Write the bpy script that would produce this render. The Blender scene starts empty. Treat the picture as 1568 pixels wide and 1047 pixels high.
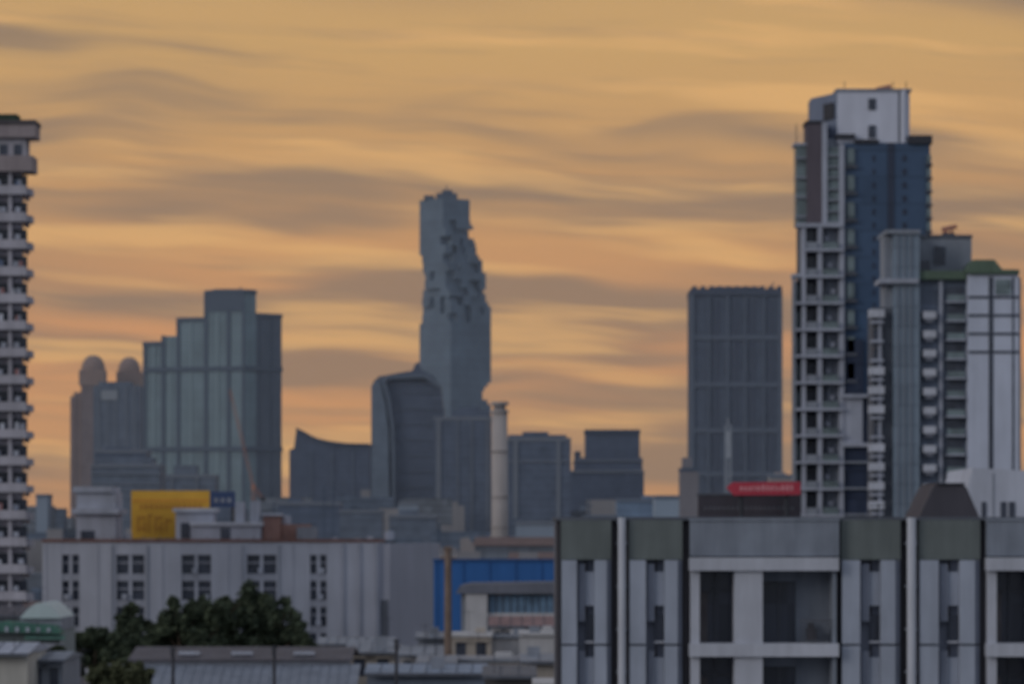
import bpy, math, random, bmesh
from mathutils import Vector
random.seed(7)
scene = bpy.context.scene

# ---------------------------------------------------------------- survey constants
F   = 5450.0
CX  = 784.0
HZ  = 820.0      # eye level
CAMH = 22.0

def s2l(c):
    c /= 255.0
    return c/12.92 if c <= 0.04045 else ((c+0.055)/1.055)**2.4
ILL = 0.42
def alb(rgb, k=1.0):
    return tuple(min(0.82, s2l(c)/ILL*k) for c in rgb)

# ---------------------------------------------------------------- materials
_m = {}
def newmat(name):
    m = bpy.data.materials.new(name); m.use_nodes = True
    nt = m.node_tree
    return m, nt, nt.nodes["Principled BSDF"]

def M(name, rgb, rough=0.85, var=0.18, sc=0.35, streak=True, spec=0.25):
    if name in _m: return _m[name]
    m, nt, p = newmat(name); N = nt.nodes; L = nt.links
    a = alb(rgb)
    tc = N.new("ShaderNodeTexCoord")
    mp = N.new("ShaderNodeMapping")
    mp.inputs["Scale"].default_value = (sc*3, sc*3, sc*(0.35 if streak else 3))
    L.new(tc.outputs["Object"], mp.inputs["Vector"])
    n = N.new("ShaderNodeTexNoise"); n.inputs["Scale"].default_value = 1; n.inputs["Detail"].default_value = 6
    n.inputs["Roughness"].default_value = 0.62
    L.new(mp.outputs[0], n.inputs["Vector"])
    n2 = N.new("ShaderNodeTexNoise"); n2.inputs["Scale"].default_value = sc*0.6; n2.inputs["Detail"].default_value = 3
    L.new(tc.outputs["Object"], n2.inputs["Vector"])
    add = N.new("ShaderNodeMath"); add.operation = 'ADD'
    L.new(n.outputs["Fac"], add.inputs[0]); L.new(n2.outputs["Fac"], add.inputs[1])
    r = N.new("ShaderNodeValToRGB")
    r.color_ramp.elements[0].position = 0.38; r.color_ramp.elements[1].position = 0.62
    half = N.new("ShaderNodeMath"); half.operation = 'MULTIPLY'; half.inputs[1].default_value = 0.5
    L.new(add.outputs[0], half.inputs[0]); L.new(half.outputs[0], r.inputs[0])
    lo = [c*(1-var*1.25) for c in a]; hi = [min(0.85, c*(1+var*0.55)) for c in a]
    r.color_ramp.elements[0].color = (*lo, 1); r.color_ramp.elements[1].color = (*hi, 1)
    L.new(r.outputs[0], p.inputs["Base Color"])
    p.inputs["Roughness"].default_value = rough
    p.inputs["Specular IOR Level"].default_value = spec
    _m[name] = m; return m

def CW(name, rgb, panel=(1.6, 3.6), var=0.35, band=0.18, bandk=1.35, rough=0.35, spec=0.4):
    if name in _m: return _m[name]
    m, nt, p = newmat(name); N = nt.nodes; L = nt.links
    a = alb(rgb)
    tc = N.new("ShaderNodeTexCoord")
    sp = N.new("ShaderNodeSeparateXYZ"); L.new(tc.outputs["Object"], sp.inputs[0])
    def mth(op, A, B=None):
        x = N.new("ShaderNodeMath"); x.operation = op
        for i, v in enumerate((A, B)):
            if v is None: continue
            if isinstance(v, (int, float)): x.inputs[i].default_value = v
            else: L.new(v, x.inputs[i])
        return x.outputs[0]
    zx = mth('DIVIDE', sp.outputs[2], panel[1])
    xx = mth('DIVIDE', mth('ADD', mth('MULTIPLY', sp.outputs[1], 0.7), sp.outputs[0]), panel[0])
    cb = N.new("ShaderNodeCombineXYZ")
    L.new(mth('FLOOR', xx), cb.inputs[0]); L.new(mth('FLOOR', zx), cb.inputs[2])
    wn = N.new("ShaderNodeTexWhiteNoise"); wn.noise_dimensions = '3D'; L.new(cb.outputs[0], wn.inputs[0])
    big = N.new("ShaderNodeTexNoise"); big.inputs["Scale"].default_value = 0.35/panel[1]; big.inputs["Detail"].default_value = 3
    L.new(tc.outputs["Object"], big.inputs["Vector"])
    v = mth('ADD', mth('MULTIPLY', mth('SUBTRACT', wn.outputs["Value"], 0.5), var),
            mth('ADD', mth('MULTIPLY', mth('SUBTRACT', big.outputs["Fac"], 0.5), 0.7), 1.0))
    bandm = mth('LESS_THAN', mth('FRACT', zx), band)
    bv = mth('ADD', 1.0, mth('MULTIPLY', bandm, bandk-1.0))
    v = mth('MULTIPLY', v, bv)
    mx = N.new("ShaderNodeVectorMath"); mx.operation = 'SCALE'
    mx.inputs[0].default_value = a; L.new(v, mx.inputs["Scale"])
    L.new(mx.outputs[0], p.inputs["Base Color"])
    p.inputs["Roughness"].default_value = rough
    p.inputs["Specular IOR Level"].default_value = spec
    _m[name] = m; return m

# ---------------------------------------------------------------- builder
class B:
    def __init__(self, name, d, px, shift=0):
        self.d = d; self.s = d/F; self.parts = {}; self.sh = shift
        self.ox = (px-CX)*self.s; self.oy = d
        self.root = bpy.data.objects.new(name, None)
        self.root.empty_display_size = 2
        self.root.location = (self.ox, self.oy, 0)
        scene.collection.objects.link(self.root)
    def X(self, px): return (px+self.sh-CX)*self.s - self.ox
    def Z(self, py): return 0.0 if py is None else CAMH+(HZ-py)*self.s
    def _p(self, part, mat):
        if part not in self.parts: self.parts[part] = (mat, [], [])
        return self.parts[part]
    def raw(self, part, mat, verts, faces):
        _, V, Fc = self._p(part, mat); o = len(V)
        V.extend(verts); Fc.extend([tuple(i+o for i in f) for f in faces])
    def box(self, part, mat, x0, x1, y0, y1, z0, z1):
        v = [(x0,y0,z0),(x1,y0,z0),(x1,y1,z0),(x0,y1,z0),(x0,y0,z1),(x1,y0,z1),(x1,y1,z1),(x0,y1,z1)]
        self.raw(part, mat, v, [(0,1,5,4),(1,2,6,5),(2,3,7,6),(3,0,4,7),(4,5,6,7),(3,2,1,0)])
    def bx(self, part, mat, px0, px1, py0, py1, y0, y1):
        self.box(part, mat, self.X(px0), self.X(px1), y0, y1, self.Z(py1), self.Z(py0))
    def prism(self, part, mat, pts, py0, py1=None):
        n = len(pts); z0, z1 = self.Z(py1), self.Z(py0)
        P = [(self.X(a), b) for a, b in pts]
        v = [(x,y,z0) for x,y in P]+[(x,y,z1) for x,y in P]
        f = [(i,(i+1)%n,(i+1)%n+n,i+n) for i in range(n)]
        f += [tuple(range(n,2*n)), tuple(reversed(range(n)))]
        self.raw(part, mat, v, f)
    def prof(self, part, mat, pts, y0, y1):
        n = len(pts)
        P = [(self.X(a), self.Z(b)) for a, b in pts]
        v = [(x,y0,z) for x,z in P]+[(x,y1,z) for x,z in P]
        f = [(i,(i+1)%n,(i+1)%n+n,i+n) for i in range(n)]
        f += [tuple(range(n,2*n)), tuple(reversed(range(n)))]
        self.raw(part, mat, v, f)
    def wb(self, part, mat, A, Bp, px0, px1, py0, py1, proud, inset=0.3):
        ax, ay = self.X(A[0]), A[1]; bx_, by = self.X(Bp[0]), Bp[1]
        dx, dy = bx_-ax, by-ay; l = math.hypot(dx, dy); nx, ny = dy/l, -dx/l
        if ny > 0 : nx, ny = -nx, -ny
        def at(px, o):
            t = (px-A[0])/(Bp[0]-A[0]); return (ax+dx*t+nx*o, ay+dy*t+ny*o)
        q = [at(px0,proud), at(px1,proud), at(px1,-inset), at(px0,-inset)]
        z0, z1 = self.Z(py1), self.Z(py0)
        v = [(x,y,z0) for x,y in q]+[(x,y,z1) for x,y in q]
        self.raw(part, mat, v, [(0,1,5,4),(1,2,6,5),(2,3,7,6),(3,0,4,7),(4,5,6,7),(3,2,1,0)])
    def beam(self, part, mat, p0, p1, r, n=6, r1=None):
        p0 = Vector(p0); p1 = Vector(p1); r1 = r if r1 is None else r1
        dz = (p1-p0).normalized(); a = dz.orthogonal().normalized(); b = dz.cross(a)
        v = []
        for p, rr in ((p0, r), (p1, r1)):
            for i in range(n):
                t = 2*math.pi*i/n; v.append(tuple(p+a*math.cos(t)*rr+b*math.sin(t)*rr))
        f = [(i,(i+1)%n,(i+1)%n+n,i+n) for i in range(n)]+[tuple(range(n,2*n)), tuple(reversed(range(n)))]
        self.raw(part, mat, v, f)
    def P(self, px, py, y=0.0): return (self.X(px), y, self.Z(py))
    def done(self, smooth=()):
        for part, (mat, V, Fc) in self.parts.items():
            me = bpy.data.meshes.new(part); me.from_pydata(V, [], Fc); me.validate()
            bm = bmesh.new(); bm.from_mesh(me); bmesh.ops.recalc_face_normals(bm, faces=bm.faces); bm.to_mesh(me); bm.free()
            me.materials.append(mat)
            if part in smooth:
                for p in me.polygons: p.use_smooth = True
            o = bpy.data.objects.new(part, me); scene.collection.objects.link(o); o.parent = self.root

DARKWIN = CW("window_glass_dark", (42,46,56), (0.8,1.4), 0.5, 0.0, 1, 0.2, 0.5)
WHITE   = M("white_render", (136,138,146), sc=0.3)
WHITE2  = M("white_render_soft", (118,121,131), sc=0.25)
GREY    = M("grey_render", (98,102,110), sc=0.3)
DGREY   = M("dark_grey_render", (66,69,76), sc=0.3)
CONC    = M("concrete", (118,115,114), sc=0.3)
BLACK   = M("dark_metal", (42,43,48), 0.6, 0.1)
RUST    = M("rust_red_trim", (88,66,62), 0.8)

# ================================================================ FAR TOWERS (some haze is put into their flat, pale facade colours)
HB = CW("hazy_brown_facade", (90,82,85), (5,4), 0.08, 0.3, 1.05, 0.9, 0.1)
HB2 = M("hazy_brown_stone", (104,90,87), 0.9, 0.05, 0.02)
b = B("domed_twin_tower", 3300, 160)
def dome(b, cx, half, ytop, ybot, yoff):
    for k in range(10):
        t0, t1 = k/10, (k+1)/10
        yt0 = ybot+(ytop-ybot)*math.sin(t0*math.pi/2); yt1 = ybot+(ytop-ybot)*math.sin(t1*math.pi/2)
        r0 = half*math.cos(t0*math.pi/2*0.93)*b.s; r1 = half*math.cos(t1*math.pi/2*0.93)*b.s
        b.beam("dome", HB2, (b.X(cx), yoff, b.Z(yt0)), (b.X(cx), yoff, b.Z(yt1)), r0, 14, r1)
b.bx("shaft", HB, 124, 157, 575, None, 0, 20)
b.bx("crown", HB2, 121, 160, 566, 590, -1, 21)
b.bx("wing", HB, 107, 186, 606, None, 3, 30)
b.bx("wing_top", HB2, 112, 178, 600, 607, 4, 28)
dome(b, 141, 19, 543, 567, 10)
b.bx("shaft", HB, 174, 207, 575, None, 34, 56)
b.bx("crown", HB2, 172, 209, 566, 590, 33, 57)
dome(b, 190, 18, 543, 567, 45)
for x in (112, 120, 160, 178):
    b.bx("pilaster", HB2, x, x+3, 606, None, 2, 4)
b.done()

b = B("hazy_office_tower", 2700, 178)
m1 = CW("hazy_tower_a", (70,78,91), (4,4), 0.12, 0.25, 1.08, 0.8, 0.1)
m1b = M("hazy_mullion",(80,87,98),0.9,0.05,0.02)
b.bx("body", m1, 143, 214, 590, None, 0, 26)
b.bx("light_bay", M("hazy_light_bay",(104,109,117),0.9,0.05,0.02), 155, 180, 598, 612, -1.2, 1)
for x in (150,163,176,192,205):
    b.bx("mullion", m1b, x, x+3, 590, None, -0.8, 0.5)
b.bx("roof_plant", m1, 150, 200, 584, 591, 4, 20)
b.done()

# ---- stepped glass office tower
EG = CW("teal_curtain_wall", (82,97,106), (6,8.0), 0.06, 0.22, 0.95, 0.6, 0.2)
ED = M("teal_dark_fin", (56,66,80), 0.8, 0.05, 0.02)
EL = M("teal_light_fin", (92,107,115), 0.8, 0.05, 0.02)
b = B("stepped_glass_tower", 3000, 375)
A, C, D = (213, 34), (375, 0), (428, 28)
fr = lambda x: 34*(1-(x-213)/162.0)
b.prism("tower_body", EG, [(213,34),(243,fr(243)),(243,70),(213,70)], 524)
b.prism("tower_body", EG, [(243,fr(243)),(267,fr(267)),(267,64),(243,68)], 512)
b.prism("tower_body", EG, [(267,fr(267)),(312,fr(312)),(314,60),(267,64)], 488)
b.prism("tower_body", EG, [(312,fr(312)),(375,0),(391,8.5),(384,44),(314,44)], 447)
EDK = CW("teal_curtain_wall_shaded", (62,71,84), (6,8.0), 0.06, 0.22, 0.95, 0.6, 0.2)  # darker copy of the curtain wall: right face's shade put into the colour
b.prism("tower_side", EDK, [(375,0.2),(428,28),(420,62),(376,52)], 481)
for x0,x1,yt in ((213.5,218,524),(243,248,512),(267,272,488),(311,316,447),(347,352,462),(371,375,462)):
    b.wb("fin", ED, A, C, x0, x1, yt-1, None, 1.2)
for x0,x1,yt in ((228,232,524),(255,259,512),(288,292,488),(329,334,450)):
    b.wb("fin_light", EL, A, C, x0, x1, yt, None, 0.7)
for y in (560, 683):
    b.wb("sky_lobby_band", ED, A, C, 213, 375, y, y+7, 1.6)
    b.wb("sky_lobby_band_side", ED, C, D, 375, 428, y, y+7, 1.6)
for y0, xa, xb in ((520,213,243),(484,267,312),(443,312,375)):
    b.wb("parapet", ED, A, C, xa, xb, y0, y0+6, 1.4)
b.wb("upper_dark_band", ED, A, C, 312.5, 374, 449, 476, 0.9)
b.wb("parapet_side", ED, C, D, 375.5, 391, 443, 449, 1.3)
b.wb("parapet_side", ED, C, D, 391.5, 428, 478, 484, 1.3)
for x in (395,412): b.wb("fin_side", ED, C, D, x, x+3, 484, None, 1.0)
b.bx("roof_plant", ED, 325, 372, 441, 448, 12, 35)
b.bx("antenna", ED, 366, 367.5, 437, 447, 14, 15)
b.done()

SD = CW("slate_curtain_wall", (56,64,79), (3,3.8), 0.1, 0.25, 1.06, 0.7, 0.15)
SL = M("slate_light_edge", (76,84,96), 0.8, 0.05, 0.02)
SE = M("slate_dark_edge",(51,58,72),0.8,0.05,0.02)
b = B("curved_roof_office_building", 2300, 505)
pts = [(443,950),(443,688),(450,686),(454,655),(462,660),(472,666),(486,672),(505,676),(530,679),(565,680),(565,950)]
b.prof("body", SD, pts, 0, 40)
rp = [(453,654),(463,659),(473,665),(487,671),(505,675),(530,678),(566,679),(566,683),(530,682),(505,679),(487,675),(473,669),(463,663),(454,660)]
b.prof("roof_edge", SE, rp, -1.5, 41)
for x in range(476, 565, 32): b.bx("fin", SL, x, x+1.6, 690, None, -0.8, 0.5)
b.done()

b = B("curved_corner_tower", 2400, 620)
pts = [(568,960),(568,592),(574,580),(590,574),(612,570),(631,567),(636,556),(640,553),(646,566),(662,574),(674,590),(680,640),(684,700),(686,960)]
b.prof("body", SD, pts, 4, 45)
pts = [(568.5,960),(568.5,590),(578,580),(583,588),(590,620),(595,660),(597,960)]
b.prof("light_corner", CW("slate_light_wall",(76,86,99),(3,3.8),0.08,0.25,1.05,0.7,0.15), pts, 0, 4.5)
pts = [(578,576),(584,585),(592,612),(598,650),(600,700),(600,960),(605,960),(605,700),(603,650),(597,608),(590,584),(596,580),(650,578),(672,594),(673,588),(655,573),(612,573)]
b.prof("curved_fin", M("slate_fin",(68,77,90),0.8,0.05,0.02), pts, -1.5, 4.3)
for y in range(600, 830, 24): b.bx("floor_line", M("slate_mid",(62,70,84),0.8,0.05,0.02), 606, 674, y, y+2, 3.2, 5)
b.done()

# ---- pixelated glass tower (voxel carved)
PX = CW("pixel_tower_glass", (72,84,98), (4.8,7.24), 0.1, 0.25, 1.06, 0.5, 0.25)
b = B("pixelated_glass_tower", 3000, 690)
s = b.s; th = math.radians(38.6); NC = 12
cell = 43.4/NC
r = (math.cos(th), math.sin(th)); l = (-math.sin(th), math.cos(th))
nl = int(b.Z(299)/cell)
def hsh(a, bb, c): 
    return random.Random((a*73856093) ^ (bb*19349663) ^ (c*83492791)).random()
def lerp(tab, y):
    if y <= tab[0][0]: return tab[0][1]
    for (a, va), (c, vc) in zip(tab, tab[1:]):
        if y <= c: return va+(vc-va)*(y-a)/(c-a)
    return tab[-1][1]
IMAX = [(335,8.2),(348,8.6),(358,9.0),(376,9.9),(392,10.8),(400,11.4),(408,12),(572,12),(582,11.2),(603,9.6),(612,10.8),(624,12)]
JMAX = [(384,12),(392,11.3),(405,10.7),(425,10.3),(430,11),(437,11.4),(450,10.9),(478,11.0),(488,12)]
JMIN = [(350,3),(400,2.4),(440,1.6),(480,0)]
solid = set()
for k in range(nl):
    py = HZ-((k+0.5)*cell-CAMH)/s
    for i in range(NC):
        for j in range(NC):
            hk = hsh(i//2, j//2, k//2)
            act = 1.0 if (335 < py < 492) or (570 < py < 630) else 0.0
            jit = (hk-0.5)*2.0*act
            if i+0.5 > lerp(IMAX, py)+(jit if py<412 or py>565 else 0): continue
            if j+0.5 > lerp(JMAX, py)+(jit if 384<py<490 else 0): continue
            if j+0.5 < lerp(JMIN, py)+(jit*1.3 if 335<py<490 else 0): continue
            if i < 1 and 400 < py < 480 and hk > 0.6: continue
            if py < 304 and (i < 1 or j > 10 or i > 6) and hk > 0.5: continue
            solid.add((i,j,k))
V = []; Fc = []
dirs = {(1,0,0):((1,0,0),(1,1,0),(1,1,1),(1,0,1)),(-1,0,0):((0,0,0),(0,0,1),(0,1,1),(0,1,0)),
        (0,1,0):((0,1,0),(0,1,1),(1,1,1),(1,1,0)),(0,-1,0):((0,0,0),(1,0,0),(1,0,1),(0,0,1)),
        (0,0,1):((0,0,1),(1,0,1),(1,1,1),(0,1,1)),(0,0,-1):((0,0,0),(0,1,0),(1,1,0),(1,0,0))}
for (i,j,k) in solid:
    for dd, q in dirs.items():
        if (i+dd[0], j+dd[1], k+dd[2]) in solid: continue
        o = len(V)
        for a,c,e in q:
            u, w, z = (i+a)*cell, (j+c)*cell, (k+e)*cell
            V.append((u*r[0]+w*l[0], u*r[1]+w*l[1], z))
        Fc.append((o,o+1,o+2,o+3))
b.raw("tower_body", PX, V, Fc)
cxm = b.X(683)
b.box("roof_plant", ED, cxm-9, cxm+9, 22, 38, b.Z(302), b.Z(292))
b.box("roof_plant", ED, cxm-4, cxm+5, 24, 34, b.Z(293), b.Z(287))
b.beam("antenna", ED, (cxm,28,b.Z(288)), (cxm,28,b.Z(279)), 0.5)
b.box("roof_plant", ED, b.X(648), b.X(664), 24.5, 34.5, b.Z(302), b.Z(295))
b.done()

# ---- mid skyline
def simple_tower(name, d, x0, x1, ytop, mat, depth=25, pil=None, pilmat=None, plant=None, bands=None, roof=None):
    b = B(name, d, (x0+x1)/2)
    b.bx("body", mat, x0, x1, ytop, None, 0, depth)
    b.bx("parapet", pilmat or ED, x0-0.5, x1+0.5, ytop-2, ytop+3, -0.4, depth+0.4)
    if pil:
        for a, w in pil: b.bx("pilaster", pilmat or ED, a, a+w, ytop+3, None, -0.7, 0.5)
    if plant:
        for i, (a, c, y) in enumerate(plant): b.bx("roof_plant", mat if roof is None else roof, a, c, y, ytop-1, depth*0.2+i*2.3, depth*0.8-i*1.7)
    if bands:
        for y in bands: b.bx("storey_band", pilmat or ED, x0-0.3, x1+0.3, y, y+2, -0.5, 0.4)
    b.done(); return b
SD2 = CW("slate_facade_b", (61,69,83), (3,3.4), 0.16, 0.3, 1.1, 0.7, 0.2)
SD3 = CW("slate_facade_c", (69,76,87), (2.6,3.2), 0.2, 0.35, 1.12, 0.7, 0.15)
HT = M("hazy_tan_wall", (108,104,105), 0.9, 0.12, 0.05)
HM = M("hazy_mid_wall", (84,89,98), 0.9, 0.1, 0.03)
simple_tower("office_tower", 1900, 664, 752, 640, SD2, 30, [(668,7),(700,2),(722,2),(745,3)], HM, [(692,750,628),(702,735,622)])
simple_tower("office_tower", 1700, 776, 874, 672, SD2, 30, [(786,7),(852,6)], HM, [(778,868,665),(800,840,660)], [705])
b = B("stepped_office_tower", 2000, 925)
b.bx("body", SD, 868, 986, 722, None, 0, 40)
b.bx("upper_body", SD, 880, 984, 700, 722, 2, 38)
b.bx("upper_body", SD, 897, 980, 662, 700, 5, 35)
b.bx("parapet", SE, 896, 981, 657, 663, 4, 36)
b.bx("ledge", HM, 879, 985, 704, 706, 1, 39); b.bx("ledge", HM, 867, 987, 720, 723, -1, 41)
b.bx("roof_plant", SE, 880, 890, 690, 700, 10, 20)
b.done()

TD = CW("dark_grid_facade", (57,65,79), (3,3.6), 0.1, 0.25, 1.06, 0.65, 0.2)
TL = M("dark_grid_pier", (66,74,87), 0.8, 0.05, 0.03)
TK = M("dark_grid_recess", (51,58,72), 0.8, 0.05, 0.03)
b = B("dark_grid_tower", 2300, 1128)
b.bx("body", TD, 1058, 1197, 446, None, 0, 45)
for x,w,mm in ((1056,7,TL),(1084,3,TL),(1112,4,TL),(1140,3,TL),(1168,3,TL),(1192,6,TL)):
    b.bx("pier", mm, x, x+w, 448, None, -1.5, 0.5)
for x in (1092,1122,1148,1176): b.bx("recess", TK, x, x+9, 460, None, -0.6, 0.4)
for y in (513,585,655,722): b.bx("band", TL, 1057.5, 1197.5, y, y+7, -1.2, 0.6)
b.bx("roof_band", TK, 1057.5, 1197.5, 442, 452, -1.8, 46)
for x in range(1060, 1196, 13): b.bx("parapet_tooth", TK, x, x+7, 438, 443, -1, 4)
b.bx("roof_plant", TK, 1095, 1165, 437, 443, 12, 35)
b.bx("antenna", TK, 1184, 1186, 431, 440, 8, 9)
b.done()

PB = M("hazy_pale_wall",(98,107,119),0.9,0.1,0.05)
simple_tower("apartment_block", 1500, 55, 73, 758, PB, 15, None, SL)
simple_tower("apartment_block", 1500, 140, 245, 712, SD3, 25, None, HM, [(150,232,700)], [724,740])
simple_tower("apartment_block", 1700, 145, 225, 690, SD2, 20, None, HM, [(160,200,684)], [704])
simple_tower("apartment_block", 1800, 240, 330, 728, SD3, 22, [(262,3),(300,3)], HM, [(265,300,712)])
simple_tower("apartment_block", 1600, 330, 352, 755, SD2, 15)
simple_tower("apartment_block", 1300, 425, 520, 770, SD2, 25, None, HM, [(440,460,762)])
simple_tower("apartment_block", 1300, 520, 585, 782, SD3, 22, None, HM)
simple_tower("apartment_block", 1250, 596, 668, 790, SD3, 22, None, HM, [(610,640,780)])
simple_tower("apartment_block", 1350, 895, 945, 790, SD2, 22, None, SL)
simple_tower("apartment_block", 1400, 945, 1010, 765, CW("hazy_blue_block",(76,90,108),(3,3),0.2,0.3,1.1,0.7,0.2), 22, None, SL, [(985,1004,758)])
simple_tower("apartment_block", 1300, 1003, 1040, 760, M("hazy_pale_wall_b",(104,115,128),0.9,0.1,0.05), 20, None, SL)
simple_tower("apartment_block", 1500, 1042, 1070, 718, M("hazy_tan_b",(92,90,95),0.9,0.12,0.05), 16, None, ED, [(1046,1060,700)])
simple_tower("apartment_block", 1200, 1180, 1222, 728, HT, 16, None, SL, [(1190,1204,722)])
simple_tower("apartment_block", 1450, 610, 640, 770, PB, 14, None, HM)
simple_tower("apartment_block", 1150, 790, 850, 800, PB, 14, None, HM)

# ---- concrete chimney shaft
b = B("concrete_chimney", 900, 765)
TC = M("pale_concrete", (120,115,114), 0.9, 0.1, 0.2)
rr = 12*b.s
b.beam("shaft", TC, (b.X(765),0,0), (b.X(765),0,b.Z(632)), rr*1.12, 16, rr)
b.beam("collar", TC, (b.X(765),0,b.Z(632)), (b.X(765),0,b.Z(628)), rr*1.2, 16)
b.beam("head", M("chimney_head",(98,95,97)), (b.X(765),0,b.Z(628)), (b.X(765),0,b.Z(620)), rr*0.8, 16)
b.beam("cap", TC, (b.X(765),0,b.Z(620)), (b.X(765),0,b.Z(615)), rr*1.15, 16)
for y in (690,760,806): b.beam("ring", M("chimney_ring",(104,99,98)), (b.X(765),0,b.Z(y+2)), (b.X(765),0,b.Z(y)), rr*1.14, 16)
b.prof("base_hall", HT, [(704,880),(704,824),(716,822),(724,833),(748,833),(750,818),(784,822),(784,880)], 3, 14)
b.done(smooth=("shaft",))

# ---- tower cranes
OR = M("crane_orange", (122,88,76), 0.7, 0.1)
def lattice(b, p0, p1, w, seg, mat, part):
    p0 = Vector(p0); p1 = Vector(p1); d = (p1-p0); L_ = d.length; dn = d/L_
    a = dn.cross(Vector((0,1,0)));
    if a.length < .1: a = Vector((1,0,0))
    a.normalize(); c = dn.cross(a)
    cr = [a*w/2+c*w/2, a*w/2-c*w/2, -a*w/2-c*w/2, -a*w/2+c*w/2]
    for q in cr: b.beam(part, mat, p0+q, p1+q, w*0.11, 4)
    for i in range(seg):
        t0, t1 = p0+d*i/seg, p0+d*(i+1)/seg
        for q0, q1 in ((0,1),(1,2),(2,3),(3,0)):
            b.beam(part, mat, t0+cr[q0 if i%2 else q1], t1+cr[q1 if i%2 else q0], w*0.07, 4)
def crane(name, d, px, ybase, ypivot, tip, tail, z_ground=True):
    b = B(name, d, px); w = 5*b.s
    lattice(b, (b.X(px),0,b.Z(None if z_ground else ybase)), b.P(px,ypivot), w, 14, OR, "mast")
    lattice(b, b.P(px,ypivot), b.P(*tip), w*0.7, 14, OR, "jib")
    lattice(b, b.P(px,ypivot), b.P(*tail), w*0.8, 3, OR, "counter_jib")
    b.bx("counterweight", BLACK, tail[0]-3, tail[0]+4, tail[1]-2, tail[1]+5, -w, w)
    b.bx("cab", OR, px-3, px+3, ypivot-4, ypivot+5, -w, 0)
    b.done()
crane("tower_crane", 1200, 388, 800, 745, (352,596), (402,762))
crane("tower_crane", 1250, 822, 830, 838, (846,806), (815,843))
for (px,py,d,tx) in ((1358,136,525,-1),(1460,352,482,-1)):
    b = B("rooftop_davit_crane", d, px)
    b.bx("base", BLACK, px-9, px+9, py, py+5, 5, 6.4)
    b.beam("post", OR, b.P(px-3,py+1,5.7), b.P(px-3,py-9,5.7), 0.24)
    b.beam("arm", OR, b.P(px-10,py-6,5.7), b.P(px+13,py-11,5.7), 0.32)
    b.beam("strut", OR, b.P(px+6,py,5.7), b.P(px+4,py-9,5.7), 0.18)
    b.bx("cab", OR, px-8, px-1, py-5, py, 5.2, 6.2)
    b.done()

MP = M("mast_pale",(112,117,125))
b = B("lattice_mast", 1100, 1115)
lattice(b, (b.X(1115),0,0), b.P(1115,650), 8*b.s, 30, MP, "mast")
b.beam("spike", MP, b.P(1115,650), b.P(1115,640), 0.25)
b.bx("antenna_panel", MP, 1111, 1119, 660, 700, -0.9, 0.9)
b.done()
for i,(px,yt,yb,d) in enumerate(((510,735,800,1200),(902,762,800,1000),(420,768,800,1000),(1238,700,760,1000),(496,740,800,1200),(672,800,850,900))):
    b = B("radio_mast", d, px)
    b.beam("mast", ED, (b.X(px),0,0), b.P(px,yt), 0.45, 6, 0.2)
    b.beam("arm", ED, b.P(px-4,yt+12), b.P(px+4,yt+12), 0.2)
    b.beam("arm", ED, b.P(px-3,yt+22), b.P(px+3,yt+22), 0.2)
    b.done()

# ---- distant low-rise mass
fm = [CW("lowrise_a",(64,72,84),(2.5,3),0.3,0.35,1.2,0.8,0.1), CW("lowrise_b",(80,85,93),(2.5,3),0.3,0.4,0.8,0.8,0.1),
      M("lowrise_c",(98,97,100),0.9,0.15,0.05), M("lowrise_roof",(80,68,67),0.9,0.15,0.1)]
b = B("distant_lowrise_city", 1200, 784)
rnd = random.Random(3)
for n in range(1000):
    y = rnd.uniform(520, 3600)
    half = 0.165*y+60
    x = rnd.uniform(-half, half)
    w = rnd.uniform(9, 30); dp = rnd.uniform(9, 24)
    lim = 17 if y < 800 else (24 if y < 1500 else 40)
    h = rnd.uniform(7, lim)
    k = rnd.choice([0,0,0,1,1,2])
    b.box(("block_slate","block_grey","block_tan")[k], fm[k], x, x+w, y-1200, y-1200+dp, 0, h)
    if rnd.random() < 0.6:
        a = x+rnd.uniform(0.1,0.5)*w; b.box("stair_head", fm[2], a, a+rnd.uniform(2.5,5), y-1196, y-1193, h-0.2, h+rnd.uniform(2,3.6))
    if y < 900 and rnd.random() < 0.5:
        v=[(x-.5,y-1200.6,h+.05),(x+w+.5,y-1200.6,h+.05),(x+w+.5,y-1200+dp+.6,h+.05),(x-.5,y-1200+dp+.6,h+.05),(x,y-1200+dp/2,h+2),(x+w,y-1200+dp/2,h+2)]
        b.raw("pitched_roof", fm[3], v, [(0,1,5,4),(2,3,4,5),(1,2,5),(3,0,4),(3,2,1,0)])
b.done()

# ================================================================ RIGHT TOWERS
BG = CW("blue_curtain_wall", (45,60,80), (2.2,3.9), 0.14, 0.12, 0.85, 0.3, 0.4)
BGD = CW("navy_curtain_wall", (36,42,56), (1.1,3.9), 0.3, 0.1, 0.8, 0.3, 0.4)
OLV = CW("olive_glass", (80,90,93), (1.0,1.95), 0.35, 0.3, 0.8, 0.35, 0.4)
BRN = M("brown_cladding", (68,63,69), 0.8, 0.12)
b = B("blue_glass_condominium", 520, 1320)
b.bx("glass_body", BG, 1291, 1424, 219, None, 0, 22)
b.bx("dark_slot", BGD, 1359, 1369, 219, None, -0.15, 0.3)
b.bx("core", GREY, 1262, 1291.5, 212, None, 0.6, 20)
b.bx("left_core", DGREY, 1228, 1262, 232, 430, 1.2, 10)
b.bx("brown_wall", BRN, 1235, 1258, 189, 342, -0.6, 5)
b.bx("edge_glass", OLV, 1219, 1235, 222, 346, 0.4, 4)
b.bx("ledge", WHITE2, 1216, 1236, 219, 223, 0.0, 4.2)
b.bx("ledge", WHITE2, 1219, 1290, 343, 349, -1.4, 1.5)
for k in range(4): b.bx("edge_rail", GREY, 1218, 1236, 240+k*30, 244+k*30, -0.1, 0.6)
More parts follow.
